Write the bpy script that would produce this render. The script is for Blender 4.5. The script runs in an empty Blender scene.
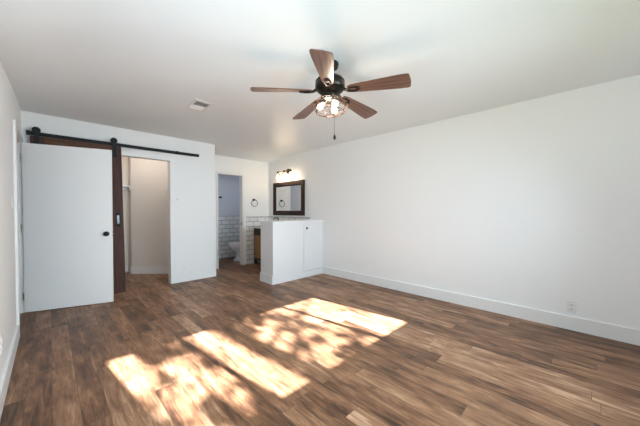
import bpy, bmesh, math, random
from mathutils import Vector, Matrix, noise
random.seed(7)
S = bpy.context.scene
COL = S.collection
PI = math.pi
R = math.radians

# ------------------------------------------------------------------ camera, world, sun, exposure
CAMZ = 1.215
cd = bpy.data.cameras.new('camera')
cam = bpy.data.objects.new('camera', cd)
COL.objects.link(cam)
cam.location = (0, 0, CAMZ)
cam.rotation_euler = (R(90 - 0.9), 0, R(-45))
cd.sensor_width = 36
cd.lens = 270.5 / 640 * 36
cd.shift_y = 2.25 / 640
cd.clip_start = 0.02
S.camera = cam

S.view_settings.view_transform = 'Standard'
S.view_settings.look = 'None'
S.view_settings.gamma = 1
S.view_settings.use_curve_mapping = False
S.view_settings.exposure = 0.04
try:
    S.cycles.use_denoising = True
    S.cycles.max_bounces = 12
    S.cycles.diffuse_bounces = 8
    S.cycles.caustics_reflective = False
    S.cycles.sample_clamp_indirect = 6
except Exception:
    pass

w = bpy.data.worlds.new('sky')
S.world = w
w.use_nodes = True
w.node_tree.nodes['Background'].inputs[0].default_value = (0.75, 0.87, 1.0, 1)
w.node_tree.nodes['Background'].inputs[1].default_value = 1.0


def light(name, kind, loc, energy, color=(1, 1, 1), direction=None, **kw):
    ld = bpy.data.lights.new(name, kind)
    ld.energy = energy
    ld.color = color
    for k, v in kw.items():
        setattr(ld, k, v)
    o = bpy.data.objects.new(name, ld)
    COL.objects.link(o)
    o.location = loc
    if direction is not None:
        o.rotation_euler = Vector(direction).to_track_quat('-Z', 'Y').to_euler()
    return o


XL0 = -0.235
SUN = Vector((-0.125, 1.0, -0.55))
light('sun', 'SUN', (2, -8, 8), 104, (0.92, 0.97, 1.03), SUN, angle=R(0.53))
# daylight entering by the window bank behind the camera (an area lamp filling its opening)
light('window_daylight', 'AREA', (1.96, -0.99, 1.71), 64, (0.72, 0.90, 1.0), (-0.2, 1, -0.40), shape='RECTANGLE', size=2.25, size_y=0.78, spread=R(110))
# fill lamp added to even the room light, at an invented left-wall window
light('side_fill', 'AREA', (XL0 + 0.01, 1.0, 1.25), 36, (0.73, 0.90, 1.0), (1, 0.1, 0.25), shape='RECTANGLE', size=1.3, size_y=1.1)
# area lamp for the bluish bathroom daylight; no window is built there
light('bathroom_daylight', 'AREA', (3.73, 6.15, 1.6), 3.4, (0.78, 0.87, 1.0), (-1, 0.25, -0.1), shape='RECTANGLE', size=0.6, size_y=0.7)

# ------------------------------------------------------------------ materials
def nodes_of(m):
    m.use_nodes = True
    return m.node_tree, m.node_tree.nodes, m.node_tree.links


def mat(name, color, rough=0.5, metal=0.0, spec=0.5, bump=0.0, bscale=200, coat=0.0, vary=0.0):
    m = bpy.data.materials.new(name)
    nt, n, l = nodes_of(m)
    b = n['Principled BSDF']
    b.inputs['Base Color'].default_value = (*color, 1)
    b.inputs['Roughness'].default_value = rough
    b.inputs['Metallic'].default_value = metal
    b.inputs['Specular IOR Level'].default_value = spec
    b.inputs['Coat Weight'].default_value = coat
    tc = n.new('ShaderNodeTexCoord')
    nz = n.new('ShaderNodeTexNoise')
    nz.inputs['Scale'].default_value = bscale
    nz.inputs['Detail'].default_value = 3
    l.new(tc.outputs['Object'], nz.inputs['Vector'])
    if bump:
        bp = n.new('ShaderNodeBump')
        bp.inputs['Strength'].default_value = bump
        bp.inputs['Distance'].default_value = 0.001
        l.new(nz.outputs['Fac'], bp.inputs['Height'])
        l.new(bp.outputs['Normal'], b.inputs['Normal'])
    if vary:
        mx = n.new('ShaderNodeMix')
        mx.data_type = 'RGBA'
        mx.inputs[6].default_value = (*[c * (1 - vary) for c in color], 1)
        mx.inputs[7].default_value = (*[min(1, c * (1 + vary)) for c in color], 1)
        l.new(nz.outputs['Fac'], mx.inputs[0])
        l.new(mx.outputs[2], b.inputs['Base Color'])
    return m


def emit(name, color, strength):
    m = bpy.data.materials.new(name)
    nt, n, l = nodes_of(m)
    b = n['Principled BSDF']
    b.inputs['Base Color'].default_value = (*color, 1)
    b.inputs['Emission Color'].default_value = (*color, 1)
    b.inputs['Emission Strength'].default_value = strength
    return m


def glass(name, tint=(1, 1, 1), k=0.08):
    m = bpy.data.materials.new(name)
    nt, n, l = nodes_of(m)
    n.remove(n['Principled BSDF'])
    tr = n.new('ShaderNodeBsdfTransparent')
    tr.inputs[0].default_value = (*tint, 1)
    gl = n.new('ShaderNodeBsdfGlossy')
    gl.inputs['Roughness'].default_value = 0.05
    fr = n.new('ShaderNodeFresnel')
    fr.inputs[0].default_value = 1.45
    ad = n.new('ShaderNodeMath')
    ad.operation = 'MULTIPLY_ADD'
    ad.inputs[1].default_value = 0.6
    ad.inputs[2].default_value = k
    l.new(fr.outputs[0], ad.inputs[0])
    mx = n.new('ShaderNodeMixShader')
    l.new(ad.outputs[0], mx.inputs[0])
    l.new(tr.outputs[0], mx.inputs[1])
    l.new(gl.outputs[0], mx.inputs[2])
    l.new(mx.outputs[0], n['Material Output'].inputs[0])
    return m


def wood(name, dark, light_, axis=0, scale=1.0, rough=0.45, stretch=14, contrast=(0.3, 0.7)):
    """grain running along one object axis"""
    m = bpy.data.materials.new(name)
    nt, n, l = nodes_of(m)
    b = n['Principled BSDF']
    b.inputs['Roughness'].default_value = rough
    tc = n.new('ShaderNodeTexCoord')
    mp = n.new('ShaderNodeMapping')
    sc = [stretch * 4 * scale] * 3
    sc[axis] = 2.2 * scale
    mp.inputs['Scale'].default_value = sc
    l.new(tc.outputs['Object'], mp.inputs['Vector'])
    nz = n.new('ShaderNodeTexNoise')
    nz.inputs['Scale'].default_value = 1
    nz.inputs['Detail'].default_value = 6
    nz.inputs['Roughness'].default_value = 0.65
    nz.inputs['Distortion'].default_value = 0.6
    l.new(mp.outputs[0], nz.inputs['Vector'])
    b.inputs['Specular IOR Level'].default_value = 0.3
    cr = n.new('ShaderNodeValToRGB')
    cr.color_ramp.elements[0].position = contrast[0]
    cr.color_ramp.elements[0].color = (*dark, 1)
    cr.color_ramp.elements[1].position = contrast[1]
    cr.color_ramp.elements[1].color = (*light_, 1)
    l.new(nz.outputs['Fac'], cr.inputs[0])
    l.new(cr.outputs[0], b.inputs['Base Color'])
    bp = n.new('ShaderNodeBump')
    bp.inputs['Strength'].default_value = 0.25
    bp.inputs['Distance'].default_value = 0.001
    l.new(nz.outputs['Fac'], bp.inputs['Height'])
    l.new(bp.outputs[0], b.inputs['Normal'])
    return m


def tile_mat(name, plane):
    m = bpy.data.materials.new(name)
    nt, n, l = nodes_of(m)
    b = n['Principled BSDF']
    b.inputs['Roughness'].default_value = 0.18
    tc = n.new('ShaderNodeTexCoord')
    sp = n.new('ShaderNodeSeparateXYZ')
    cb = n.new('ShaderNodeCombineXYZ')
    l.new(tc.outputs['Object'], sp.inputs[0])
    l.new(sp.outputs[0 if plane == 'x' else 1], cb.inputs[0])
    l.new(sp.outputs[2], cb.inputs[1])
    br = n.new('ShaderNodeTexBrick')
    br.offset = 0.5
    br.inputs['Scale'].default_value = 1
    br.inputs['Brick Width'].default_value = 0.215
    br.inputs['Row Height'].default_value = 0.108
    br.inputs['Mortar Size'].default_value = 0.005
    br.inputs['Mortar Smooth'].default_value = 0.1
    br.inputs['Color1'].default_value = (0.80, 0.80, 0.80, 1)
    br.inputs['Color2'].default_value = (0.70, 0.71, 0.73, 1)
    br.inputs['Mortar'].default_value = (0.22, 0.23, 0.26, 1)
    l.new(cb.outputs[0], br.inputs['Vector'])
    l.new(br.outputs['Color'], b.inputs['Base Color'])
    bp = n.new('ShaderNodeBump')
    bp.inputs['Strength'].default_value = 0.5
    bp.inputs['Distance'].default_value = 0.002
    bp.invert = True
    l.new(br.outputs['Fac'], bp.inputs['Height'])
    l.new(bp.outputs[0], b.inputs['Normal'])
    return m


def floor_mat():
    m = bpy.data.materials.new('wood_plank_floor')
    nt, n, l = nodes_of(m)
    b = n['Principled BSDF']
    tc = n.new('ShaderNodeTexCoord')
    sp = n.new('ShaderNodeSeparateXYZ')
    l.new(tc.outputs['Object'], sp.inputs[0])

    def M(op, a, bb=None, c=None):
        q = n.new('ShaderNodeMath')
        q.operation = op
        for i, v in enumerate((a, bb, c)):
            if v is None:
                continue
            if isinstance(v, (int, float)):
                q.inputs[i].default_value = v
            else:
                l.new(v, q.inputs[i])
        return q.outputs[0]
    W, L = 0.122, 1.05
    u = M('DIVIDE', sp.outputs[0], W)
    ci = M('FLOOR', u)
    cf = M('FRACT', u)
    wn1 = n.new('ShaderNodeTexWhiteNoise')
    wn1.noise_dimensions = '1D'
    l.new(ci, wn1.inputs['W'])
    v = M('ADD', M('DIVIDE', sp.outputs[1], L), M('MULTIPLY', wn1.outputs['Value'], 7.3))
    ri = M('FLOOR', v)
    rf = M('FRACT', v)
    cb = n.new('ShaderNodeCombineXYZ')
    l.new(ci, cb.inputs[0])
    l.new(ri, cb.inputs[1])
    wn2 = n.new('ShaderNodeTexWhiteNoise')
    wn2.noise_dimensions = '3D'
    l.new(cb.outputs[0], wn2.inputs['Vector'])
    rnd = wn2.outputs['Value']
    # grain
    cg = n.new('ShaderNodeCombineXYZ')
    l.new(M('MULTIPLY', sp.outputs[0], 26), cg.inputs[0])
    l.new(M('MULTIPLY', sp.outputs[1], 3.0), cg.inputs[1])
    l.new(M('MULTIPLY', rnd, 60), cg.inputs[2])
    g1 = n.new('ShaderNodeTexNoise')
    g1.inputs['Scale'].default_value = 1
    g1.inputs['Detail'].default_value = 7
    g1.inputs['Roughness'].default_value = 0.68
    g1.inputs['Distortion'].default_value = 1.2
    l.new(cg.outputs[0], g1.inputs['Vector'])
    # blotches and knots, broader
    ck = n.new('ShaderNodeCombineXYZ')
    l.new(M('MULTIPLY', sp.outputs[0], 11), ck.inputs[0])
    l.new(M('MULTIPLY', sp.outputs[1], 3.6), ck.inputs[1])
    l.new(M('MULTIPLY', rnd, 31), ck.inputs[2])
    g2 = n.new('ShaderNodeTexNoise')
    g2.inputs['Scale'].default_value = 1
    g2.inputs['Detail'].default_value = 4
    l.new(ck.outputs[0], g2.inputs['Vector'])
    t = M('ADD', M('MULTIPLY', g1.outputs['Fac'], 0.62), M('MULTIPLY', g2.outputs['Fac'], 0.38))
    t = M('ADD', M('MULTIPLY', M('SUBTRACT', t, 0.5), 2.15), M('MULTIPLY_ADD', rnd, 0.36, 0.33))
    cr = n.new('ShaderNodeValToRGB')
    els = cr.color_ramp.elements
    els[0].position = 0.12
    els[0].color = (0.040, 0.020, 0.012, 1)
    els[1].position = 0.92
    els[1].color = (0.48, 0.30, 0.19, 1)
    e = els.new(0.42)
    e.color = (0.165, 0.078, 0.040, 1)
    e = els.new(0.66)
    e.color = (0.285, 0.150, 0.082, 1)
    l.new(t, cr.inputs[0])
    # seams
    sx = M('LESS_THAN', M('MINIMUM', cf, M('SUBTRACT', 1, cf)), 0.010)
    sy = M('LESS_THAN', M('MINIMUM', rf, M('SUBTRACT', 1, rf)), 0.0016)
    seam = M('MAXIMUM', sx, sy)
    mx = n.new('ShaderNodeMix')
    mx.data_type = 'RGBA'
    l.new(M('MULTIPLY', seam, 0.55), mx.inputs[0])
    l.new(cr.outputs[0], mx.inputs[6])
    mx.inputs[7].default_value = (0.045, 0.025, 0.017, 1)
    l.new(mx.outputs[2], b.inputs['Base Color'])
    l.new(M('MULTIPLY_ADD', g1.outputs['Fac'], 0.2, 0.33), b.inputs['Roughness'])
    b.inputs['Specular IOR Level'].default_value = 0.32
    bp = n.new('ShaderNodeBump')
    bp.inputs['Strength'].default_value = 0.12
    bp.inputs['Distance'].default_value = 0.001
    l.new(M('SUBTRACT', g1.outputs['Fac'], seam), bp.inputs['Height'])
    l.new(bp.outputs[0], b.inputs['Normal'])
    return m


M_WALL = mat('wall_paint', (0.85, 0.855, 0.86), 0.55, bump=0.15, bscale=160)
M_CEIL = mat('ceiling_paint', (0.805, 0.845, 0.87), 0.40, bump=0.25, bscale=55, spec=0.4)
M_CLOSET = mat('closet_wall_paint', (0.76, 0.72, 0.68), 0.6, bump=0.1)
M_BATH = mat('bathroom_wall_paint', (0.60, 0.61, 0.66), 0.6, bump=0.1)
M_TRIM = mat('white_trim_enamel', (0.82, 0.82, 0.82), 0.35)
M_DOOR = mat('white_door_enamel', (0.91, 0.915, 0.92), 0.38)
M_CAB = mat('white_cabinet_enamel', (0.74, 0.75, 0.765), 0.4)
M_FLOOR = floor_mat()
M_BLACK = mat('matte_black_metal', (0.006, 0.007, 0.010), 0.5, spec=0.25, vary=0.3, bscale=40)
M_BRONZE = mat('oil_rubbed_bronze', (0.020, 0.016, 0.012), 0.30, metal=0.6, vary=0.4, bscale=30)
M_COPPER = mat('aged_copper_wire', (0.10, 0.05, 0.03), 0.45, metal=0.4, vary=0.2)
M_BRASS = mat('aged_brass', (0.12, 0.085, 0.045), 0.35, metal=0.7, vary=0.2)
M_CHROME = mat('brushed_nickel', (0.55, 0.55, 0.55), 0.25, metal=1.0)
M_PORC = mat('white_porcelain', (0.82, 0.82, 0.83), 0.12)
M_QUARTZ = mat('white_quartz', (0.75, 0.75, 0.74), 0.25, vary=0.05, bscale=25)
M_PLASTIC = mat('white_plastic', (0.78, 0.78, 0.77), 0.4)
M_SLOT = mat('dark_slot', (0.06, 0.06, 0.06), 0.7)
M_DUCT = mat('grey_duct_interior', (0.20, 0.20, 0.20), 0.7)
M_BARN_V = wood('dark_walnut_stain_upright', (0.022, 0.010, 0.010), (0.110, 0.042, 0.030), 2, rough=0.6)
M_BARN_H = wood('dark_walnut_stain_rail', (0.030, 0.012, 0.008), (0.150, 0.058, 0.030), 0, rough=0.6)
M_BLADE = wood('weathered_walnut_blade', (0.055, 0.027, 0.020), (0.235, 0.125, 0.090), 0, rough=0.32)
M_MFRAME = wood('espresso_mirror_frame', (0.014, 0.008, 0.006), (0.040, 0.020, 0.014), 1, rough=0.6)
M_VAN = wood('dark_vanity_wood', (0.020, 0.011, 0.006), (0.060, 0.032, 0.018), 2)
M_VANDOOR = wood('golden_brown_vanity_wood', (0.20, 0.095, 0.035), (0.42, 0.22, 0.09), 2)
M_TILE_X = tile_mat('white_subway_tile', 'x')
M_TILE_Y = tile_mat('white_subway_tile_side', 'y')
M_BORDER = mat('grey_marble_border', (0.52, 0.52, 0.53), 0.2, vary=0.45, bscale=28)
M_GLASS = glass('clear_glass')
M_JAR = glass('clear_jar_glass', (0.97, 0.95, 0.92), 0.02)
M_BULB = emit('lit_bulb', (1.0, 0.84, 0.64), 4)
M_VBULB = emit('lit_vanity_bulb', (1.0, 0.86, 0.68), 3.5)
M_MIRROR = mat('silvered_mirror', (0.90, 0.91, 0.91), 0.01, metal=1.0)
M_LEAF = mat('green_leaf', (0.06, 0.13, 0.03), 0.6, vary=0.4, bscale=3)
M_BARK = mat('tree_bark', (0.10, 0.075, 0.055), 0.9, bump=1.0, bscale=20)
M_GROUND = mat('dry_lawn', (0.16, 0.17, 0.08), 0.95, vary=0.4, bscale=4)


# ------------------------------------------------------------------ mesh helpers
def nb():
    return bmesh.new()


def box(bm, x0, x1, y0, y1, z0, z1, bev=0.0):
    a = bmesh.ops.create_cube(bm, size=1)
    vs = a['verts']
    bmesh.ops.scale(bm, vec=(x1 - x0, y1 - y0, z1 - z0), verts=vs)
    bmesh.ops.translate(bm, vec=((x0 + x1) / 2, (y0 + y1) / 2, (z0 + z1) / 2), verts=vs)
    if bev:
        es = list({e for v in vs for e in v.link_edges})
        bmesh.ops.bevel(bm, geom=es, offset=bev, segments=2, affect='EDGES', profile=0.5)
    return bm


def prism(bm, pts, z0, z1):
    a = [bm.verts.new((x, y, z0)) for x, y in pts]
    b = [bm.verts.new((x, y, z1)) for x, y in pts]
    n = len(pts)
    bm.faces.new(a[::-1])
    bm.faces.new(b)
    for i in range(n):
        bm.faces.new((a[i], a[(i + 1) % n], b[(i + 1) % n], b[i]))
    return bm


def lathe(bm, prof, seg=32, mtx=None, sy=1.0):
    """profile of (r, z) turned about z, then moved by mtx"""
    rings = []
    for r, z in prof:
        if r < 1e-6:
            rings.append([bm.verts.new((0, 0, z))])
        else:
            rings.append([bm.verts.new((r * math.cos(2 * PI * i / seg), sy * r * math.sin(2 * PI * i / seg), z)) for i in range(seg)])
    for a, b in zip(rings, rings[1:]):
        if len(a) == 1 and len(b) == 1:
            continue
        for i in range(seg):
            j = (i + 1) % seg
            if len(a) == 1:
                bm.faces.new((a[0], b[i], b[j]))
            elif len(b) == 1:
                bm.faces.new((a[i], a[j], b[0]))
            else:
                bm.faces.new((a[i], a[j], b[j], b[i]))
    if mtx is not None:
        bmesh.ops.transform(bm, matrix=mtx, verts=[v for ring in rings for v in ring])
    return bm


def tube(bm, pts, r, seg=8, closed=False):
    pts = [Vector(p) for p in pts]
    n = len(pts)
    rings = []
    up = None
    for i, p in enumerate(pts):
        if closed:
            t = pts[(i + 1) % n] - pts[i - 1]
        else:
            t = pts[min(i + 1, n - 1)] - pts[max(i - 1, 0)]
        t.normalize()
        if up is None:
            up = Vector((0, 0, 1)) if abs(t.z) < 0.9 else Vector((1, 0, 0))
        s = t.cross(up)
        if s.length < 1e-4:
            s = t.cross(Vector((0, 1, 0)))
        s.normalize()
        up = s.cross(t).normalized()
        rr = r[i] if isinstance(r, (list, tuple)) else r
        rings.append([bm.verts.new(p + (s * math.cos(2 * PI * k / seg) + up * math.sin(2 * PI * k / seg)) * rr) for k in range(seg)])
    m = n if closed else n - 1
    for i in range(m):
        a, b = rings[i], rings[(i + 1) % n]
        for k in range(seg):
            bm.faces.new((a[k], a[(k + 1) % seg], b[(k + 1) % seg], b[k]))
    if not closed:
        bm.faces.new(rings[0][::-1])
        bm.faces.new(rings[-1])
    return bm


def ring_pts(c, r, n, ax='z'):
    out = []
    for i in range(n):
        a = 2 * PI * i / n
        if ax == 'z':
            out.append((c[0] + r * math.cos(a), c[1] + r * math.sin(a), c[2]))
        elif ax == 'y':
            out.append((c[0] + r * math.cos(a), c[1], c[2] + r * math.sin(a)))
        else:
            out.append((c[0], c[1] + r * math.cos(a), c[2] + r * math.sin(a)))
    return out


def world_loc(o):
    v = Vector((0, 0, 0))
    while o is not None:
        v += o.location
        o = o.parent
    return v


def obj(name, bm, m, parent=None, smooth=False, world=False):
    """link a bmesh as ONE mesh object; world=True: the coordinates are world ones and are moved into the parent's frame"""
    if parent is not None and world:
        bmesh.ops.translate(bm, vec=-world_loc(parent), verts=bm.verts)
    bmesh.ops.recalc_face_normals(bm, faces=bm.faces)
    me = bpy.data.meshes.new(name)
    bm.to_mesh(me)
    bm.free()
    me.materials.append(m)
    if smooth:
        for p in me.polygons:
            p.use_smooth = True
        try:
            me.set_sharp_from_angle(angle=R(38))
        except Exception:
            pass
    o = bpy.data.objects.new(name, me)
    COL.objects.link(o)
    if parent is not None:
        o.parent = parent
    return o


def tag(o, label, cat, group=None):
    o['label'] = label
    o['category'] = cat
    if group:
        o['group'] = group
    return o


def thing(name, loc, label, cat, group=None):
    o = bpy.data.objects.new(name, None)
    o.empty_display_size = 0.1
    COL.objects.link(o)
    o.location = loc
    return tag(o, label, cat, group)


def struct(name, bm, m, parent=None, smooth=False, world=False):
    o = obj(name, bm, m, parent, smooth, world)
    if parent is None:
        o['kind'] = 'structure'
    return o


def sroot(name, loc):
    o = bpy.data.objects.new(name, None)
    COL.objects.link(o)
    o.location = loc
    o['kind'] = 'structure'
    return o


# ------------------------------------------------------------------ room shell
XL, XR, YB, YW, ZC = -0.235, 3.76, 4.92, -1.0, 2.44
YBATH, YFAR = 5.53, 6.69
ZT = 2.50

bm = nb(); box(bm, -1.6, XR + 0.12, YW - 0.12, YFAR + 0.12, -0.10, 0.0)
struct('floor', bm, M_FLOOR)


def sstep(a, b, x):
    t = max(0.0, min(1.0, (x - a) / (b - a)))
    return t * t * (3 - 2 * t)


def ceil_z(x, y):
    z = ZC
    z -= 0.055 * sstep(4.75, 5.5, y) * sstep(1.9, 2.5, x)                 # settles in the vanity alcove
    d = max(0.0, x - XL)
    z -= max(0.0, min(0.22, (4.5 - y) * 0.105)) * math.exp(-(d / 0.28) ** 2)  # rolls down towards the left wall
    return z


bm = nb()
NX, NY = 90, 90
x0, x1, y0, y1 = -1.6, XR + 0.12, YW - 0.12, YFAR + 0.12
gv = [[None] * (NY + 1) for _ in range(NX + 1)]
for i in range(NX + 1):
    for j in range(NY + 1):
        u = i / NX
        x = x0 + (x1 - x0) * u
        y = y0 + (y1 - y0) * j / NY
        gv[i][j] = bm.verts.new((x, y, ceil_z(x, y)))
for i in range(NX):
    for j in range(NY):
        bm.faces.new((gv[i][j], gv[i][j + 1], gv[i + 1][j + 1], gv[i + 1][j]))
ext = bmesh.ops.extrude_face_region(bm, geom=list(bm.faces))
for v in [g for g in ext['geom'] if isinstance(g, bmesh.types.BMVert)]:
    v.co.z = 2.60
struct('ceiling', bm, M_CEIL, smooth=True)

# left wall with the entrance door opening
DY0, DY1, DZ = 3.90, 4.77, 2.03
bm = nb()
SY0, SY1, SZ0, SZ1 = 0.34, 1.66, 0.69, 1.81  # opening for the added fill window
box(bm, XL - 0.12, XL, YW - 0.12, SY0, 0, ZT)
box(bm, XL - 0.12, XL, SY1, DY0, 0, ZT)
box(bm, XL - 0.12, XL, SY0, SY1, 0, SZ0)
box(bm, XL - 0.12, XL, SY0, SY1, SZ1, ZT)
box(bm, XL - 0.12, XL, DY1, YFAR + 0.12, 0, ZT)
box(bm, XL - 0.12, XL, DY0, DY1, DZ, ZT)
struct('wall_left', bm, M_WALL)

bm = nb(); box(bm, XR, XR + 0.12, YW - 0.12, YFAR + 0.12, 0, ZT)
struct('wall_right', bm, M_WALL)

# wall behind the camera with the window bank
WX0, WX1, WZ0, WZ1 = 0.765, 3.08, 1.315, 2.12
bm = nb()
box(bm, XL, WX0, YW - 0.12, YW, 0, ZT)
box(bm, WX1, XR, YW - 0.12, YW, 0, ZT)
box(bm, WX0, WX1, YW - 0.12, YW, 0, WZ0)
box(bm, WX0, WX1, YW - 0.12, YW, WZ1, ZT)
struct('wall_back', bm, M_WALL)

# wall carrying the barn door, with the closet opening
CX0, CX1, CZ = 0.02, 1.416, 2.043
XE = 2.175
bm = nb()
box(bm, XL, CX0, YB, YB + 0.12, 0, ZT)
box(bm, CX0, CX1, YB, YB + 0.12, CZ, ZT)
box(bm, CX1, XE, YB, YB + 0.13, 0, ZT)
box(bm, XE - 0.12, XE, YB + 0.13, YFAR, 0, ZT)
struct('wall_front', bm, M_WALL)

# closet shell
bm = nb()
prism(bm, [(1.115, 6.50), (1.115, 6.27), (XE - 0.12, 5.33), (XE - 0.12, 6.50)], 0, ZT)
box(bm, XL, XE - 0.12, 6.50, 6.62, 0, ZT)
struct('wall_closet', bm, M_CLOSET)

# wall with the bathroom doorway
BX0, BX1, BZ = 2.505, 3.06, 2.00
bm = nb()
box(bm, XE, BX0, YBATH, YBATH + 0.12, 0, ZT)
box(bm, BX1, XR, YBATH, YBATH + 0.12, 0, ZT)
box(bm, BX0, BX1, YBATH, YBATH + 0.12, BZ, ZT)
struct('wall_alcove', bm, M_WALL)
bm = nb()
box(bm, XE, XR, YFAR, YFAR + 0.12, 0, ZT)
box(bm, XE, XE + 0.01, YBATH + 0.12, YFAR, 0, ZT)
box(bm, XR - 0.01, XR, YBATH + 0.12, YFAR, 0, ZT)
struct('wall_bathroom', bm, M_BATH)

# hallway beyond the entrance door
bm = nb()
box(bm, -1.6, -1.5, 2.9, 5.6, 0, ZT)
box(bm, -1.6, XL - 0.12, 2.8, 2.9, 0, ZT)
box(bm, -1.6, XL - 0.12, 5.6, 5.7, 0, ZT)
struct('wall_hallway', bm, M_WALL)

# ---- tiled surfaces
bm = nb(); box(bm, 3.155, XR - 0.012, YBATH - 0.012, YBATH, 0, 1.055)
struct('trim_tile_alcove', bm, M_TILE_X)
bm = nb(); box(bm, XR - 0.012, XR, 4.05, YBATH, 0.862, 1.055)
struct('trim_tile_backsplash', bm, M_TILE_Y)
bm = nb()
box(bm, 3.155, XR - 0.016, YBATH - 0.016, YBATH, 1.056, 1.09, 0.003)
box(bm, XR - 0.016, XR, 4.04, YBATH, 1.056, 1.09, 0.003)
struct('trim_tile_border', bm, M_BORDER)
bm = nb(); box(bm, XE + 0.022, XR - 0.022, YFAR - 0.012, YFAR, 0, 1.085)
struct('trim_tile_bathroom', bm, M_TILE_X)
bm = nb()
box(bm, XE + 0.01, XE + 0.022, YBATH + 0.12, YFAR, 0, 1.085)
box(bm, XR - 0.022, XR - 0.01, YBATH + 0.12, YFAR, 0, 1.085)
struct('trim_tile_bathroom_side', bm, M_TILE_Y)

# ---- baseboards
def base(name, x0, x1, y0, y1, h=0.14):
    bm = nb()
    box(bm, x0, x1, y0, y1, 0, h, 0.003)
    return struct(name, bm, M_TRIM)


base('baseboard_right', XR - 0.016, XR, YW + 0.016, 3.674)
base('baseboard_left', XL, XL + 0.020, YW + 0.016, 3.838, 0.135)
base('baseboard_back', XL, XR, YW, YW + 0.016)
base('baseboard_front', XE, XE + 0.014, YB + 0.004, YBATH - 0.001, 0.12)
base('baseboard_alcove', XE + 0.014, 2.455, YBATH - 0.014, YBATH, 0.12)
# closet baseboard following the angled wall
dvec = Vector((0.97, -0.97, 0)).normalized()
nvec = Vector((-1, -1, 0)).normalized()
p1 = Vector((1.115, 6.27, 0)); p2 = Vector((XE - 0.12, 5.33, 0))
q = [p1, p2, p2 + nvec * 0.015, p1 + nvec * 0.015]
bm = nb(); prism(bm, [(v.x, v.y) for v in q], 0, 0.135)
box(bm, 1.100, 1.115, 6.275, 6.5, 0, 0.135)
box(bm, XL, 1.100, 6.485, 6.5, 0, 0.135)
struct('baseboard_closet', bm, M_TRIM)

# ---- casings
def casing(name, pts_boxes, m=M_TRIM):
    bm = nb()
    for b in pts_boxes:
        box(bm, *b, 0.002)
    return struct(name, bm, m)


casing('trim_entrance_casing', [
    (XL, XL + 0.020, DY0 - 0.060, DY0, 0, DZ + 0.045),
    (XL, XL + 0.020, DY1, DY1 + 0.055, 0, DZ + 0.045),
    (XL, XL + 0.020, DY0, DY1, DZ, DZ + 0.045)])
casing('trim_entrance_jamb', [
    (XL - 0.075, XL - 0.045, DY1 - 0.014, DY1, 0, DZ),
    (XL - 0.120, XL, DY1 - 0.006, DY1, 0, DZ),
    (XL - 0.120, XL, DY0, DY0 + 0.006, 0, DZ),
    (XL - 0.120, XL, DY0 + 0.006, DY1 - 0.006, DZ - 0.006, DZ)])
casing('trim_bathroom_casing', [
    (BX0 - 0.045, BX0, YBATH - 0.012, YBATH, 0, BZ + 0.045),
    (BX1, BX1 + 0.050, YBATH - 0.012, YBATH, 0, BZ + 0.045),
    (BX0, BX1, YBATH - 0.012, YBATH, BZ, BZ + 0.045)])
bm = nb(); box(bm, BX1 - 0.003, BX1, YBATH + 0.03, YBATH + 0.055, 0.90, 0.96)
struct('trim_strike_plate', bm, M_BLACK)

# ---- window bank behind the camera: picture window between two casements
wr = sroot('window_1', (0, 0, 0))
bm = nb()
FY0, FY1 = YW - 0.075, YW - 0.035
for (a, b) in ((WX0, WX0 + 0.012), (1.310, 1.355), (2.525, 2.570), (WX1 - 0.012, WX1)):
    box(bm, a, b, FY0, FY1, WZ0, WZ1)
box(bm, WX0, WX1, FY0, FY1, WZ0, WZ0 + 0.012)
box(bm, WX0, WX1, FY0, FY1, WZ1 - 0.012, WZ1)
struct('window_frame', bm, M_TRIM, wr)
for a, b in ((WX0 + 0.012, 1.310), (1.355, 2.525), (2.570, WX1 - 0.012)):
    bm = nb(); box(bm, a, b, YW - 0.058, YW - 0.054, WZ0 + 0.012, WZ1 - 0.012)
    struct('pane', bm, M_GLASS, wr)
bm = nb(); box(bm, WX0 - 0.05, WX1 + 0.05, YW, YW + 0.02, WZ0 - 0.02, WZ0, 0.004)
struct('window_sill', bm, M_TRIM, wr)

# unseen second window, added in the left wall around the fill lamp
w2 = sroot('window_added_fill', (0, 0, 0))
bm = nb()
for a, b in ((SY0, SY0 + 0.03), (0.985, 1.015), (SY1 - 0.03, SY1)):
    box(bm, XL - 0.085, XL - 0.045, a, b, SZ0, SZ1)
box(bm, XL - 0.085, XL - 0.045, SY0, SY1, SZ0, SZ0 + 0.03)
box(bm, XL - 0.085, XL - 0.045, SY0, SY1, SZ1 - 0.03, SZ1)
struct('window_frame', bm, M_TRIM, w2)
for a, b in ((SY0 + 0.03, 0.985), (1.015, SY1 - 0.03)):
    bm = nb(); box(bm, XL - 0.067, XL - 0.063, a, b, SZ0 + 0.03, SZ1 - 0.03)
    struct('pane', bm, M_GLASS, w2)
bm = nb(); box(bm, XL, XL + 0.02, SY0 - 0.04, SY1 + 0.04, SZ0 - 0.02, SZ0, 0.003)
struct('window_sill', bm, M_TRIM, w2)

# ------------------------------------------------------------------ outside
bm = nb(); box(bm, -15, 20, -30, 14, -0.60, -0.50)
g = struct('ground', bm, M_GROUND)

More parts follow.
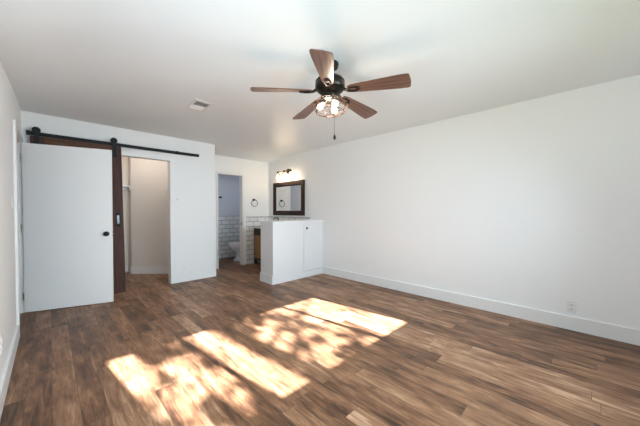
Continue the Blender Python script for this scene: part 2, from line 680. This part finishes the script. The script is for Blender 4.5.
tree = thing('tree', (2.20, -5.0, -0.50), 'leafy green tree outside the window, shading the sunlit floor', 'tree')
bm = nb()
tube(bm, [(0, 0, 0), (0.02, 0, 1.5), (0.05, 0, 3.0), (0.02, 0, 4.6), (0.10, 0, 5.8), (0.12, 0, 6.6)],
     [0.17, 0.12, 0.085, 0.065, 0.05, 0.02], 10)
for k in range(16):
    a = k * 2.4
    z = 3.5 + 0.17 * k
    if z < 5.0 and math.cos(a) < 0:
        a += PI
    L = 1.7 - 0.09 * k
    tube(bm, [(0.03, 0, z), (0.03 + 0.5 * L * math.cos(a), 0.3 * L * math.sin(a), z + 0.3),
              (0.03 + L * math.cos(a + 0.2), 0.5 * L * math.sin(a + 0.2), z + 0.45)], [0.03, 0.018, 0.008], 6)
obj('trunk', bm, M_BARK, tree, smooth=True)
bm = nb()


def leafiness(X, Y):
    """how densely the crown covers the sun ray that lands on the floor at X, Y"""
    p = X + 0.125 * (Y - 2.8)          # where the ray crosses, measured along the window
    if p < 0.20:
        return 0.60
    if p < 0.48:
        return 0.25 if Y > 2.2 else 0.52
    if p < 0.88:
        return 0.80 if Y > 2.4 else (0.49 if Y > 1.8 else 0.56)
    if p < 1.13:
        return 0.0
    if p < 1.27:
        return 0.74
    if p < 1.50:
        return 0.54 if Y > 2.3 else 0.50
    if p < 1.90:
        return 0.50 if Y > 1.9 else 0.53
    if p < 2.10:
        return 0.22 if Y > 1.75 else 0.50
    if p < 2.75:
        return 0.38 if Y > 1.9 else 0.42
    return 0.6


for k in range(34000):
    X = random.uniform(-1.2, 4.0)
    Y = random.uniform(0.2, 4.0)
    n1 = noise.noise(Vector((X * 6.0 + 0.9 * Y, Y * 3.2, 3.7))) * 0.5 + 0.5
    n1 = 0.62 * n1 + 0.38 * (noise.noise(Vector((X * 15, Y * 9, 9.1))) * 0.5 + 0.5)
    if n1 > leafiness(X, Y) - 0.03:
        continue
    dep = random.uniform(-0.9, 0.9)
    Yt = -5.0 + dep
    t = (Y - Yt)
    P = Vector((X + 0.125 * t, Yt, 0.55 * t)) - Vector((2.20, -5.0, -0.50))
    s = random.uniform(0.022, 0.036)
    rot = Matrix.Rotation(random.uniform(0, 2 * PI), 3, 'Z') @ Matrix.Rotation(random.uniform(-0.9, 0.9), 3, 'X')
    c = [rot @ Vector(v) * s for v in ((-1.5, 0, 0), (0, -0.7, 0.1), (1.6, 0, 0), (0, 0.7, 0.1))]
    bm.faces.new([bm.verts.new(P + v) for v in c])
fo = obj('foliage', bm, M_LEAF, tree)
fo['kind'] = 'stuff'

# ------------------------------------------------------------------ entrance door, standing open
dr = sroot('door_1', (-0.222, 4.738, 0.0))
dr.rotation_euler = (0, 0, math.atan2(4.507 - 4.76, 0.584 + 0.208))
DW, DH = 0.848, 2.02
bm = nb(); box(bm, 0, DW, 0, 0.038, 0.008, DH, 0.002)
struct('door_slab', bm, M_DOOR, dr)
bm = nb()
KX, KZ = DW - 0.062, 0.915
mt = Matrix.Translation((KX, 0, KZ)) @ Matrix.Rotation(R(90), 4, 'X')
lathe(bm, [(0, 0), (0.032, 0), (0.032, 0.005), (0.012, 0.010), (0.011, 0.032), (0.022, 0.040), (0.027, 0.050), (0.023, 0.060), (0, 0.063)], 24, mt)
struct('door_knob', bm, M_BLACK, dr, smooth=True)
bm = nb(); box(bm, DW, DW + 0.002, 0.006, 0.032, KZ - 0.03, KZ + 0.03)
box(bm, DW + 0.002, DW + 0.010, 0.012, 0.026, KZ - 0.008, KZ + 0.008)
struct('latch', bm, M_CHROME, dr)
for z in (0.20, 1.02, 1.84):
    bm = nb(); tube(bm, [(-0.006, 0.0, z - 0.045), (-0.006, 0.0, z + 0.045)], 0.006, 10)
    struct('hinge', bm, M_CHROME, dr, smooth=True)

# ------------------------------------------------------------------ bathroom door, open against the side wall
d2 = sroot('door_2', (BX0 + 0.002, YBATH + 0.125, 0))
bm = nb()
box(bm, 0, 0.034, 0, 0.54, 0.008, 1.985, 0.002)
for z0, z1 in ((0.22, 0.95), (1.10, 1.85)):
    for a, b_, c, d_ in ((0.10, 0.44, z0, z0 + 0.02), (0.10, 0.44, z1 - 0.02, z1), (0.10, 0.12, z0, z1), (0.42, 0.44, z0, z1)):
        box(bm, 0.034, 0.041, a, b_, c, d_, 0.002)
struct('door_slab', bm, M_DOOR, d2)
bm = nb()
lathe(bm, [(0, 0), (0.030, 0), (0.030, 0.005), (0.011, 0.010), (0.011, 0.030), (0.025, 0.045), (0.021, 0.056), (0, 0.058)], 20,
      Matrix.Translation((0.034, 0.48, 0.92)) @ Matrix.Rotation(R(90), 4, 'Y'))
struct('door_knob', bm, M_BLACK, d2, smooth=True)

# ------------------------------------------------------------------ barn door and its track
bd = thing('barn_door', (-0.122, YB - 0.102, 0.012), 'dark walnut-stained wooden barn door hanging behind the open white door', 'door')
bd.rotation_euler = (0, R(-1.0), 0)
BW, BH = 0.905, 2.122
bm = nb(); box(bm, 0.0, 0.125, 0, 0.040, 0, BH, 0.003)
obj('stile', bm, M_BARN_V, bd)
bm = nb(); box(bm, BW - 0.135, BW, 0, 0.040, 0, BH, 0.003)
obj('stile', bm, M_BARN_V, bd)
for z0, z1 in ((0, 0.19), (1.00, 1.13), (BH - 0.13, BH)):
    bm = nb(); box(bm, 0.125, BW - 0.135, 0.001, 0.039, z0, z1, 0.002)
    obj('rail', bm, M_BARN_H, bd)
bm = nb()
for k in range(6):
    a = 0.125 + k * (BW - 0.26) / 6
    box(bm, a + 0.001, a + (BW - 0.26) / 6 - 0.001, 0.012, 0.030, 0.185, BH - 0.125, 0.001)
obj('board_panel', bm, M_BARN_V, bd)
for hx, name in ((0.056, 'hanger'), (0.825, 'hanger')):
    bm = nb(); box(bm, hx - 0.024, hx + 0.024, -0.008, -0.001, BH - 0.165, BH + 0.075, 0.002)
    for zz in (BH - 0.125, BH - 0.045):
        lathe(bm, [(0, 0), (0.009, 0), (0.009, 0.006), (0, 0.008)], 6, Matrix.Translation((hx, -0.008, zz)) @ Matrix.Rotation(R(90), 4, 'X'))
    h = obj(name, bm, M_BLACK, bd)
    bm = nb()
    lathe(bm, [(0, -0.022), (0.041, -0.022), (0.041, 0.0), (0.016, 0.002), (0.016, 0.010), (0, 0.010)], 8,
          Matrix.Translation((hx, 0.014, BH + 0.078)) @ Matrix.Rotation(R(90), 4, 'X') @ Matrix.Rotation(R(22.5), 4, 'Z'))
    obj('wheel', bm, M_BLACK, h)
bm = nb(); box(bm, BW - 0.092, BW - 0.036, -0.004, 0.0, 0.965, 1.165, 0.002)
fp = obj('flush_pull', bm, M_BLACK, bd)
bm = nb(); box(bm, BW - 0.080, BW - 0.048, -0.006, -0.004, 1.00, 1.13, 0.002)
obj('recess', bm, mat('dark_bronze_recess', (0.10, 0.11, 0.11), 0.25, metal=0.8), fp)

tr = thing('barn_door_track', (-0.185, YB - 0.052, 2.172), 'flat black metal track bolted to the wall above barn door', 'track')
tr.rotation_euler = (0, R(-0.35), 0)
TL = 2.055
bm = nb(); box(bm, 0, TL, 0.004, 0.011, -0.024, 0.024, 0.001)
obj('bar', bm, M_BLACK, tr)
for x in (0.012, 1.70):
    bm = nb(); box(bm, x - 0.018, x + 0.018, -0.012, 0.014, -0.026, 0.028, 0.004)
    obj('end_stop', bm, M_BLACK, tr)
for x in (0.12, 0.53, 0.94, 1.35, 1.76):
    bm = nb()
    lathe(bm, [(0, -0.012), (0.012, -0.012), (0.014, -0.006), (0.014, 0.0), (0.012, 0.040), (0, 0.040)], 12,
          Matrix.Translation((x, 0.012, 0)) @ Matrix.Rotation(R(-90), 4, 'X'))
    obj('spacer_bolt', bm, M_BLACK, tr, smooth=True)

# tiny wall fittings on the same wall
bm = nb(); lathe(bm, [(0, 0), (0.020, 0), (0.019, 0.005), (0, 0.007)], 16, Matrix.Translation((1.53, YB, 1.415)) @ Matrix.Rotation(R(90), 4, 'X'))
tag(obj('cover_button', bm, M_PLASTIC, smooth=True), 'small round white cover button at head height right of closet opening', 'cover cap')
bm = nb(); lathe(bm, [(0, 0), (0.018, 0), (0.017, 0.005), (0, 0.008)], 16, Matrix.Translation((1.625, YB, 0.245)) @ Matrix.Rotation(R(90), 4, 'X'))
tag(obj('cover_button', bm, M_PLASTIC, smooth=True), 'small round white cover button low on wall near the floor', 'cover cap')

# ------------------------------------------------------------------ closet contents
sh = thing('closet_shelf', (XL, 6.485, 1.66), 'white closet shelf with a wall cleat glimpsed inside the closet', 'shelf')
bm = nb(); box(bm, 0, 1.347, -0.19, 0.012, 0.025, 0.045, 0.002)
obj('shelf_board', bm, M_TRIM, sh)
bm = nb(); box(bm, 0.0, 1.330, -0.005, 0.013, -0.04, 0.025, 0.001)
obj('cleat', bm, M_TRIM, sh)
bm = nb(); box(bm, 1.332, 1.349, -0.19, 0.0, -0.04, 0.025, 0.001)
obj('end_cleat', bm, M_TRIM, sh)

sw = thing('light_switch', (1.60, 5.785, 1.66), 'small white switch plate on the angled wall inside the closet', 'switch')
sw.rotation_euler = (0, 0, R(45))
bm = nb(); box(bm, -0.006, 0.0, -0.035, 0.035, -0.058, 0.058, 0.002)
obj('cover_plate', bm, M_PLASTIC, sw)
bm = nb(); box(bm, -0.012, -0.006, -0.010, 0.010, -0.020, 0.020, 0.002)
obj('toggle', bm, M_PLASTIC, sw)

cl = thing('closet_light', (0.95, 5.6, ZC), 'round white ceiling light inside the closet', 'ceiling light')
bm = nb(); lathe(bm, [(0, 0), (0.10, 0), (0.10, -0.02), (0, -0.02)], 32)
obj('base', bm, M_TRIM, cl, smooth=True)
bm = nb(); lathe(bm, [(0.095, -0.02), (0.09, -0.05), (0.06, -0.075), (0, -0.085)], 32)
obj('diffuser', bm, emit('closet_lamp_glow', (1.0, 0.80, 0.60), 3.0), cl, smooth=True)
light('closet_lamp', 'POINT', (0.95, 5.6, ZC - 0.16), 9, (1.0, 0.87, 0.76), shadow_soft_size=0.07)

# ------------------------------------------------------------------ half-wall cabinet
HX0, HY0, HY1, HZ = 2.586, 3.676, 4.04, 1.042
hc = thing('half_wall_cabinet', (HX0, HY0, 0), 'white built-in half-height wall cabinet with small door screening the vanity', 'cabinet')
bm = nb(); box(bm, HX0, XR, HY0 + 0.018, HY1, 0, HZ - 0.038)
ox0_, ox1_, oz0_, oz1_ = 3.258, 3.742, 0.112, 0.978
box(bm, HX0, ox0_, HY0, HY0 + 0.018, 0, HZ - 0.038)
box(bm, ox1_, XR, HY0, HY0 + 0.018, 0, HZ - 0.038)
box(bm, ox0_, ox1_, HY0, HY0 + 0.018, 0, oz0_)
box(bm, ox0_, ox1_, HY0, HY0 + 0.018, oz1_, HZ - 0.038)
obj('body', bm, M_CAB, hc, world=True)
bm = nb(); box(bm, HX0 - 0.006, XR, HY0 - 0.006, HY1 + 0.006, HZ - 0.038, HZ, 0.003)
obj('top_board', bm, M_CAB, hc, world=True)
bm = nb(); box(bm, HX0 - 0.014, HX0, HY0 + 0.002, HY1 + 0.014, 0, 0.15, 0.003)
box(bm, HX0, 3.32, HY1, HY1 + 0.014, 0, 0.15, 0.003)
obj('base_trim', bm, M_CAB, hc, world=True)
bm = nb(); box(bm, 3.265, 3.736, HY0 - 0.001, HY0 + 0.016, 0.119, 0.972, 0.0015)
cdn = obj('door', bm, M_CAB, hc, world=True)
bm = nb(); box(bm, 3.315, 3.345, HY0 - 0.022, HY0 - 0.001, 0.885, 0.915, 0.003)
obj('knob', bm, M_BLACK, cdn, world=False)
cdn.children[0].data.transform(Matrix.Translation(-hc.location))

# ------------------------------------------------------------------ vanity
VX, VY0, VY1 = 3.34, 4.075, 5.50
va = thing('vanity_cabinet', (VX, VY0, 0), 'dark brown wooden bathroom vanity with golden doors behind the half wall', 'vanity')
bm = nb()
box(bm, VX, XR - 0.014, VY0, VY1, 0.09, 0.82, 0.002)
for y in (VY0 + 0.0, VY1 - 0.05):
    for x in (VX, XR - 0.07):
        box(bm, x, x + 0.05, y, y + 0.05, 0, 0.09)
obj('body', bm, M_VAN, va, world=True)
for k in range(3):
    a = VY0 + 0.035 + k * 0.4567
    bm = nb(); box(bm, VX - 0.016, VX, a, a + 0.43, 0.14, 0.66, 0.003)
    d = obj('door', bm, M_VANDOOR, va, world=True)
    bm = nb(); box(bm, VX - 0.016, VX, a, a + 0.43, 0.685, 0.78, 0.003)
    obj('drawer', bm, M_VAN, va, world=True)
bm = nb(); box(bm, VX - 0.025, XR - 0.0125, VY0 - 0.015, YBATH - 0.017, 0.821, 0.861, 0.003)
ct = obj('countertop', bm, M_QUARTZ)
tag(ct, 'white quartz counter slab lying on the vanity cabinet', 'countertop')

fa = thing('faucet', (3.62, 4.94, 0.861), 'black bathroom faucet on the vanity counter, tip showing over half wall', 'faucet')
bm = nb()
lathe(bm, [(0, 0), (0.028, 0), (0.026, 0.008), (0.016, 0.014), (0.014, 0.15), (0, 0.15)], 20)
obj('base', bm, M_BLACK, fa, smooth=True)
bm = nb(); tube(bm, [(0, 0, 0.14), (0, 0, 0.185), (-0.02, 0, 0.202), (-0.06, 0, 0.205), (-0.11, 0, 0.195), (-0.125, 0, 0.165)], 0.011, 12)
obj('spout', bm, M_BLACK, fa, smooth=True)
bm = nb(); tube(bm, [(0.0, 0.0, 0.12), (0.0, 0.04, 0.125), (0.0, 0.075, 0.155)], [0.009, 0.007, 0.005], 10)
obj('lever', bm, M_BLACK, fa, smooth=True)

# mirror
MY0, MY1, MZ0, MZ1 = 4.205, 5.30, 1.118, 1.868
mi = thing('wall_mirror', (XR, (MY0 + MY1) / 2, (MZ0 + MZ1) / 2), 'wide mirror in a dark espresso wooden frame above the vanity', 'mirror')
hw, hh = (MY1 - MY0) / 2, (MZ1 - MZ0) / 2
F, T = 0.105, 0.032
bm = nb()
pr = [(0, 0.0), (T * 0.8, 0.0), (T, 0.012), (T, F - 0.03), (T * 0.6, F), (0, F)]   # frame section: depth, inset
loops = []
for (dpt, ins) in pr:
    y, z = hw - ins, hh - ins
    loops.append([bm.verts.new((-dpt, sy * y, sz * z)) for sy, sz in ((-1, -1), (1, -1), (1, 1), (-1, 1))])
for a, b in zip(loops, loops[1:] + loops[:1]):
    for k in range(4):
        bm.faces.new((a[k], a[(k + 1) % 4], b[(k + 1) % 4], b[k]))
obj('frame', bm, M_MFRAME, mi)
bm = nb(); box(bm, -0.014, -0.004, -hw + F - 0.004, hw - F + 0.004, -hh + F - 0.004, hh - F + 0.004)
obj('mirror_glass', bm, M_MIRROR, mi)

# vanity light
vl = thing('vanity_light', (XR, 4.755, 2.095), 'three-bulb bronze vanity light with clear glass shades above the mirror', 'wall light')
bm = nb(); lathe(bm, [(0, 0), (0.058, 0), (0.058, 0.010), (0.045, 0.020), (0.02, 0.024), (0, 0.024)], 28, Matrix.Rotation(R(-90), 4, 'Y'))
obj('back_plate', bm, M_BRONZE, vl, smooth=True)
bm = nb(); tube(bm, [(-0.02, 0, 0), (-0.12, 0, 0)], 0.009, 10)
tube(bm, [(-0.12, -0.245, 0), (-0.12, 0.245, 0)], 0.008, 10)
obj('arm_bar', bm, M_BRASS, vl, smooth=True)
for y in (-0.23, 0.0, 0.23):
    bm = nb(); lathe(bm, [(0, 0.014), (0.014, 0.012), (0.018, -0.005), (0.024, -0.03), (0.024, -0.042), (0, -0.042)], 20, Matrix.Translation((-0.12, y, 0)))
    so = obj('socket', bm, M_BRONZE, vl, smooth=True)
    bm = nb(); lathe(bm, [(0.026, -0.036), (0.042, -0.06), (0.052, -0.10), (0.054, -0.17), (0.051, -0.17), (0.049, -0.10), (0.040, -0.063), (0.025, -0.040)], 24, Matrix.Translation((-0.12, y, 0)))
    obj('glass_shade', bm, M_JAR, so, smooth=True)
    bm = nb(); lathe(bm, [(0, -0.042), (0.012, -0.045), (0.013, -0.06), (0.022, -0.085), (0.023, -0.100), (0.017, -0.118), (0, -0.124)], 20, Matrix.Translation((-0.12, y, 0)))
    obj('bulb', bm, M_VBULB, so, smooth=True)
    light('vanity_lamp', 'POINT', (XR - 0.12, 4.755 + y, 2.095 - 0.15), 2.9, (1.0, 0.78, 0.54), shadow_soft_size=0.03)

# towel ring beside the bathroom doorway
trg = thing('towel_ring', (3.35, YBATH, 1.475), 'black round towel ring on the wall between bathroom doorway and mirror', 'towel ring')
bm = nb(); lathe(bm, [(0, 0), (0.026, 0), (0.026, 0.008), (0.011, 0.014), (0.011, 0.045), (0.016, 0.050), (0, 0.054)], 20, Matrix.Rotation(R(90), 4, 'X'))
obj('mount', bm, M_BLACK, trg, smooth=True)
bm = nb(); tube(bm, ring_pts((0, -0.040, -0.078), 0.078, 32, 'y'), 0.0055, 8, closed=True)
obj('ring', bm, M_BLACK, trg, smooth=True)

# ------------------------------------------------------------------ bathroom
tb = thing('towel_bar', (2.62, YFAR, 1.565), 'black towel bar on the upper bathroom wall seen through the doorway', 'towel bar')
bm = nb(); tube(bm, [(0, -0.06, 0), (0.49, -0.06, 0)], 0.010, 12)
obj('bar', bm, M_BLACK, tb, smooth=True)
for x in (0.02, 0.47):
    bm = nb(); lathe(bm, [(0, 0), (0.027, 0), (0.027, 0.010), (0.014, 0.014), (0.014, 0.075), (0, 0.075)], 20, Matrix.Translation((x, 0, 0)) @ Matrix.Rotation(R(90), 4, 'X'))
    obj('mount', bm, M_BLACK, tb, smooth=True)

to = thing('toilet', (3.38, 6.13, 0), 'white porcelain toilet on the wood floor beside the tiled bathroom wall', 'toilet')


def oval_loft(bm, secs, n=28):
    """secs: (cx, rx, ry, z) ovals, egg shaped towards -x"""
    rings = []
    for cx, rx, ry, z in secs:
        r_ = []
        for i in range(n):
            a = 2 * PI * i / n
            c, s = math.cos(a), math.sin(a)
            k = 1 - 0.12 * (-c if c < 0 else 0)
            r_.append(bm.verts.new((cx + rx * c, ry * s * k, z)))
        rings.append(r_)
    for a, b in zip(rings, rings[1:]):
        for i in range(n):
            bm.faces.new((a[i], a[(i + 1) % n], b[(i + 1) % n], b[i]))
    bm.faces.new(rings[0][::-1])
    bm.faces.new(rings[-1])


bm = nb()
oval_loft(bm, [(-0.02, 0.20, 0.115, 0), (-0.02, 0.20, 0.115, 0.03), (-0.01, 0.165, 0.095, 0.06), (-0.01, 0.15, 0.09, 0.18), (-0.03, 0.18, 0.11, 0.24),
               (-0.06, 0.235, 0.16, 0.31), (-0.07, 0.26, 0.18, 0.36), (-0.07, 0.265, 0.185, 0.395), (-0.07, 0.25, 0.175, 0.40)])
obj('bowl', bm, M_PORC, to, smooth=True)
bm = nb()
oval_loft(bm, [(-0.07, 0.268, 0.188, 0.402), (-0.07, 0.272, 0.192, 0.41), (-0.07, 0.272, 0.192, 0.425), (-0.07, 0.266, 0.187, 0.432),
               (-0.07, 0.266, 0.187, 0.436), (-0.07, 0.268, 0.188, 0.448), (-0.07, 0.25, 0.172, 0.456)])
obj('seat', bm, M_PORC, to, smooth=True)
bm = nb(); box(bm, 0.150, 0.345, -0.215, 0.215, 0.39, 0.72, 0.025)
tk = obj('tank', bm, M_PORC, to, smooth=True)
bm = nb(); box(bm, 0.142, 0.350, -0.225, 0.225, 0.722, 0.755, 0.010)
obj('tank_lid', bm, M_PORC, tk, smooth=True)
bm = nb(); box(bm, 0.130, 0.150, 0.13, 0.15, 0.64, 0.655, 0.003); box(bm, 0.122, 0.132, 0.07, 0.15, 0.640, 0.655, 0.003)
obj('flush_lever', bm, M_CHROME, tk)
bm = nb(); box(bm, 0.09, 0.20, -0.10, 0.10, 0.0, 0.395, 0.02)
obj('back_pedestal', bm, M_PORC, to, smooth=True)

# ------------------------------------------------------------------ outlets, switch, vent
def outlet(name, loc, side, label):
    t = thing(name, loc, label, 'outlet', 'duplex outlets')
    s = side
    bm = nb(); box(bm, min(0, s * 0.006), max(0, s * 0.006), -0.036, 0.036, -0.060, 0.060, 0.002)
    obj('cover_plate', bm, M_PLASTIC, t)
    for z in (-0.021, 0.021):
        bm = nb(); box(bm, min(s * 0.005, s * 0.009), max(s * 0.005, s * 0.009), -0.017, 0.017, z - 0.014, z + 0.014, 0.002)
        rc = obj('receptacle', bm, M_PLASTIC, t)
        bm = nb()
        for y in (-0.007, 0.007):
            box(bm, min(s * 0.0085, s * 0.0096), max(s * 0.0085, s * 0.0096), y - 0.0016, y + 0.0016, z - 0.002, z + 0.008)
        box(bm, min(s * 0.0085, s * 0.0096), max(s * 0.0085, s * 0.0096), -0.003, 0.003, z - 0.011, z - 0.006)
        obj('slots', bm, M_SLOT, rc)
    return t


outlet('wall_outlet', (XR, 0.126, 0.238), -1, 'white duplex outlet just above the baseboard of the long bare wall')
outlet('wall_outlet', (XL, 2.715, 0.345), 1, 'white outlet low on the wall left of the entrance door, cut by frame edge')

ls = thing('light_switch', (XL, 3.60, 1.30), 'white switch plate on the wall beside the entrance door casing', 'switch')
bm = nb(); box(bm, 0.0, 0.006, -0.036, 0.036, -0.058, 0.058, 0.002)
obj('cover_plate', bm, M_PLASTIC, ls)
bm = nb(); box(bm, 0.006, 0.012, -0.014, 0.014, -0.03, 0.03, 0.002)
obj('rocker', bm, M_PLASTIC, ls)

vt = thing('ceiling_vent', (1.245, 3.235, ZC), 'white rectangular air vent register set in the ceiling', 'vent')
vx0, vx1, vy0, vy1 = -0.072, 0.072, -0.13, 0.13
ox0, ox1, oy0, oy1 = -0.108, 0.108, -0.185, 0.190
bm = nb()
box(bm, ox0, vx0, oy0, oy1, -0.007, 0, 0.002)
box(bm, vx1, ox1, oy0, oy1, -0.007, 0, 0.002)
box(bm, vx0, vx1, oy0, vy0, -0.007, 0, 0.002)
box(bm, vx0, vx1, vy1, oy1, -0.007, 0, 0.002)
box(bm, vx0, vx1, -0.006, 0.006, -0.009, -0.001)
obj('frame', bm, M_PLASTIC, vt)
bm = nb(); box(bm, vx0, vx1, vy0, vy1, -0.0015, -0.0005)
obj('duct_opening', bm, M_DUCT, vt)
bm = nb()
for sx in (-1, 1):
    for k in range(9):
        y = sx * (0.014 + k * 0.0125)
        v = [(vx0, y, -0.0018), (vx0, y + 0.001, -0.0018), (vx0, y + 0.001 + sx * 0.006, -0.008), (vx0, y + sx * 0.006, -0.008)]
        a = [bm.verts.new(p) for p in v]
        b = [bm.verts.new((vx1, p[1], p[2])) for p in v]
        bm.faces.new(a); bm.faces.new(b[::-1])
        for i in range(4):
            bm.faces.new((a[i], a[(i + 1) % 4], b[(i + 1) % 4], b[i]))
obj('louvers', bm, M_PLASTIC, vt)

# ------------------------------------------------------------------ ceiling fan
FX, FY = 1.664, 1.546
cf = thing('ceiling_fan', (FX, FY, ZC), 'dark bronze five-blade ceiling fan with caged light, hanging in the room', 'ceiling fan')
bm = nb(); lathe(bm, [(0, 0), (0.070, 0), (0.072, -0.012), (0.062, -0.040), (0.030, -0.058), (0, -0.058)], 32)
obj('canopy', bm, M_BRONZE, cf, smooth=True)
bm = nb(); tube(bm, [(0, 0, -0.05), (0, 0, -0.13)], 0.014, 14)
obj('downrod', bm, M_BRONZE, cf, smooth=True)
bm = nb(); lathe(bm, [(0, -0.100), (0.035, -0.102), (0.060, -0.112), (0.105, -0.128), (0.122, -0.148), (0.122, -0.158), (0.118, -0.162), (0.124, -0.170), (0.124, -0.205),
                      (0.112, -0.222), (0.085, -0.245), (0.070, -0.252), (0, -0.252)], 40)
obj('motor_housing', bm, M_BRONZE, cf, smooth=True)
bm = nb(); lathe(bm, [(0, -0.252), (0.060, -0.252), (0.062, -0.262), (0.052, -0.290), (0.075, -0.298), (0.075, -0.306), (0.030, -0.312), (0, -0.312)], 32)
obj('light_fitter', bm, M_BRONZE, cf, smooth=True)


def blade_bm():
    bm = nb()
    N = 14
    r0, r1 = 0.155, 0.642
    up, lo = [], []
    outline = []
    for i in range(N + 1):
        t = i / N
        x = r0 + (r1 - 0.02 - r0) * t
        hw_ = 0.043 + 0.031 * min(1, t * 1.15)
        if t < 0.08:
            hw_ -= 0.014 * (1 - t / 0.08)
        outline.append((x, hw_))
    tip = [(r1 - 0.009, 0.070), (r1 - 0.003, 0.060), (r1, 0.035), (r1 + 0.004, 0.0)]
    right = outline + tip
    pts = [(x, y) for x, y in right] + [(x, -y) for x, y in right[-2::-1]]
    prism(bm, pts, -0.004, 0.004)
    return bm


def iron_bm():
    bm = nb()
    tube(bm, [(0.095, 0, 0.014), (0.125, 0, 0.004), (0.150, 0, -0.008)], [0.016, 0.013, 0.011], 10)
    pts = []
    for i in range(24):
        a = 2 * PI * i / 24
        pts.append((0.200 + 0.055 * math.cos(a), 0.023 * math.sin(a), -0.010))
    tube(bm, pts, 0.0065, 8, closed=True)
    for x, y in ((0.165, 0.0), (0.235, 0.0)):
        lathe(bm, [(0, -0.004), (0.009, -0.004), (0.008, -0.016), (0, -0.018)], 10, Matrix.Translation((x, y, 0)))
    return bm


bl_me = ir_me = None
for k in range(5):
    ang = R(-97.1 - 45 + 72 * k)
    if bl_me is None:
        b = obj('blade', blade_bm(), M_BLADE, cf)
        i_ = obj('blade_iron', iron_bm(), M_BRONZE, b, smooth=True)
        b0, i0 = b, i_
        bl_me = True
    else:
        b = b0.copy(); COL.objects.link(b); b.parent = cf
        i_ = i0.copy(); COL.objects.link(i_); i_.parent = b
    b.location = (0, 0, -0.228)
    b.rotation_mode = 'QUATERNION'
    b.rotation_quaternion = (Matrix.Rotation(ang, 3, 'Z') @ Matrix.Rotation(R(3.4), 3, 'Y') @ Matrix.Rotation(R(-13), 3, 'X')).to_quaternion()

# wire cage
cage_prof = [(0.076, -0.300), (0.105, -0.305), (0.135, -0.322), (0.146, -0.345), (0.140, -0.372), (0.118, -0.400), (0.080, -0.420), (0.035, -0.430)]
bm = nb()
for r_, z in (cage_prof[1], cage_prof[3], cage_prof[5], cage_prof[7]):
    tube(bm, ring_pts((0, 0, z), r_, 36), 0.0026, 6, closed=True)
for k in range(10):
    a = 2 * PI * k / 10
    tube(bm, [(r_ * math.cos(a + 0.12 * j), r_ * math.sin(a + 0.12 * j), z) for j, (r_, z) in enumerate(cage_prof)], 0.0024, 6)
obj('wire_cage', bm, M_COPPER, cf, smooth=True)
for k in range(3):
    a = 2 * PI * k / 3 + 0.25
    mt = Matrix.Rotation(a, 4, 'Z') @ Matrix.Translation((0.035, 0, -0.304)) @ Matrix.Rotation(R(-42), 4, 'Y')
    bm = nb(); lathe(bm, [(0, 0), (0.014, 0), (0.014, -0.026), (0, -0.026)], 14, mt)
    so = obj('socket', bm, M_BRONZE, cf, smooth=True)
    bm = nb(); lathe(bm, [(0, -0.026), (0.011, -0.028), (0.014, -0.040), (0.024, -0.062), (0.025, -0.075), (0.018, -0.092), (0, -0.098)], 18, mt)
    obj('bulb', bm, M_BULB, so, smooth=True)
light('fan_lamp', 'POINT', (FX, FY, ZC - 0.365), 9, (1.0, 0.84, 0.66), shadow_soft_size=0.06)
bm = nb(); tube(bm, [(0.027, -0.027, -0.306), (0.027, -0.027, -0.59)], 0.0013, 6)
pc = obj('pull_chain', bm, M_BRONZE, cf, smooth=True)
bm = nb(); lathe(bm, [(0, -0.585), (0.004, -0.588), (0.010, -0.605), (0.011, -0.618), (0.007, -0.628), (0, -0.631)], 14, Matrix.Translation((0.027, -0.027, 0)))
obj('chain_knob', bm, M_BLACK, pc, smooth=True)
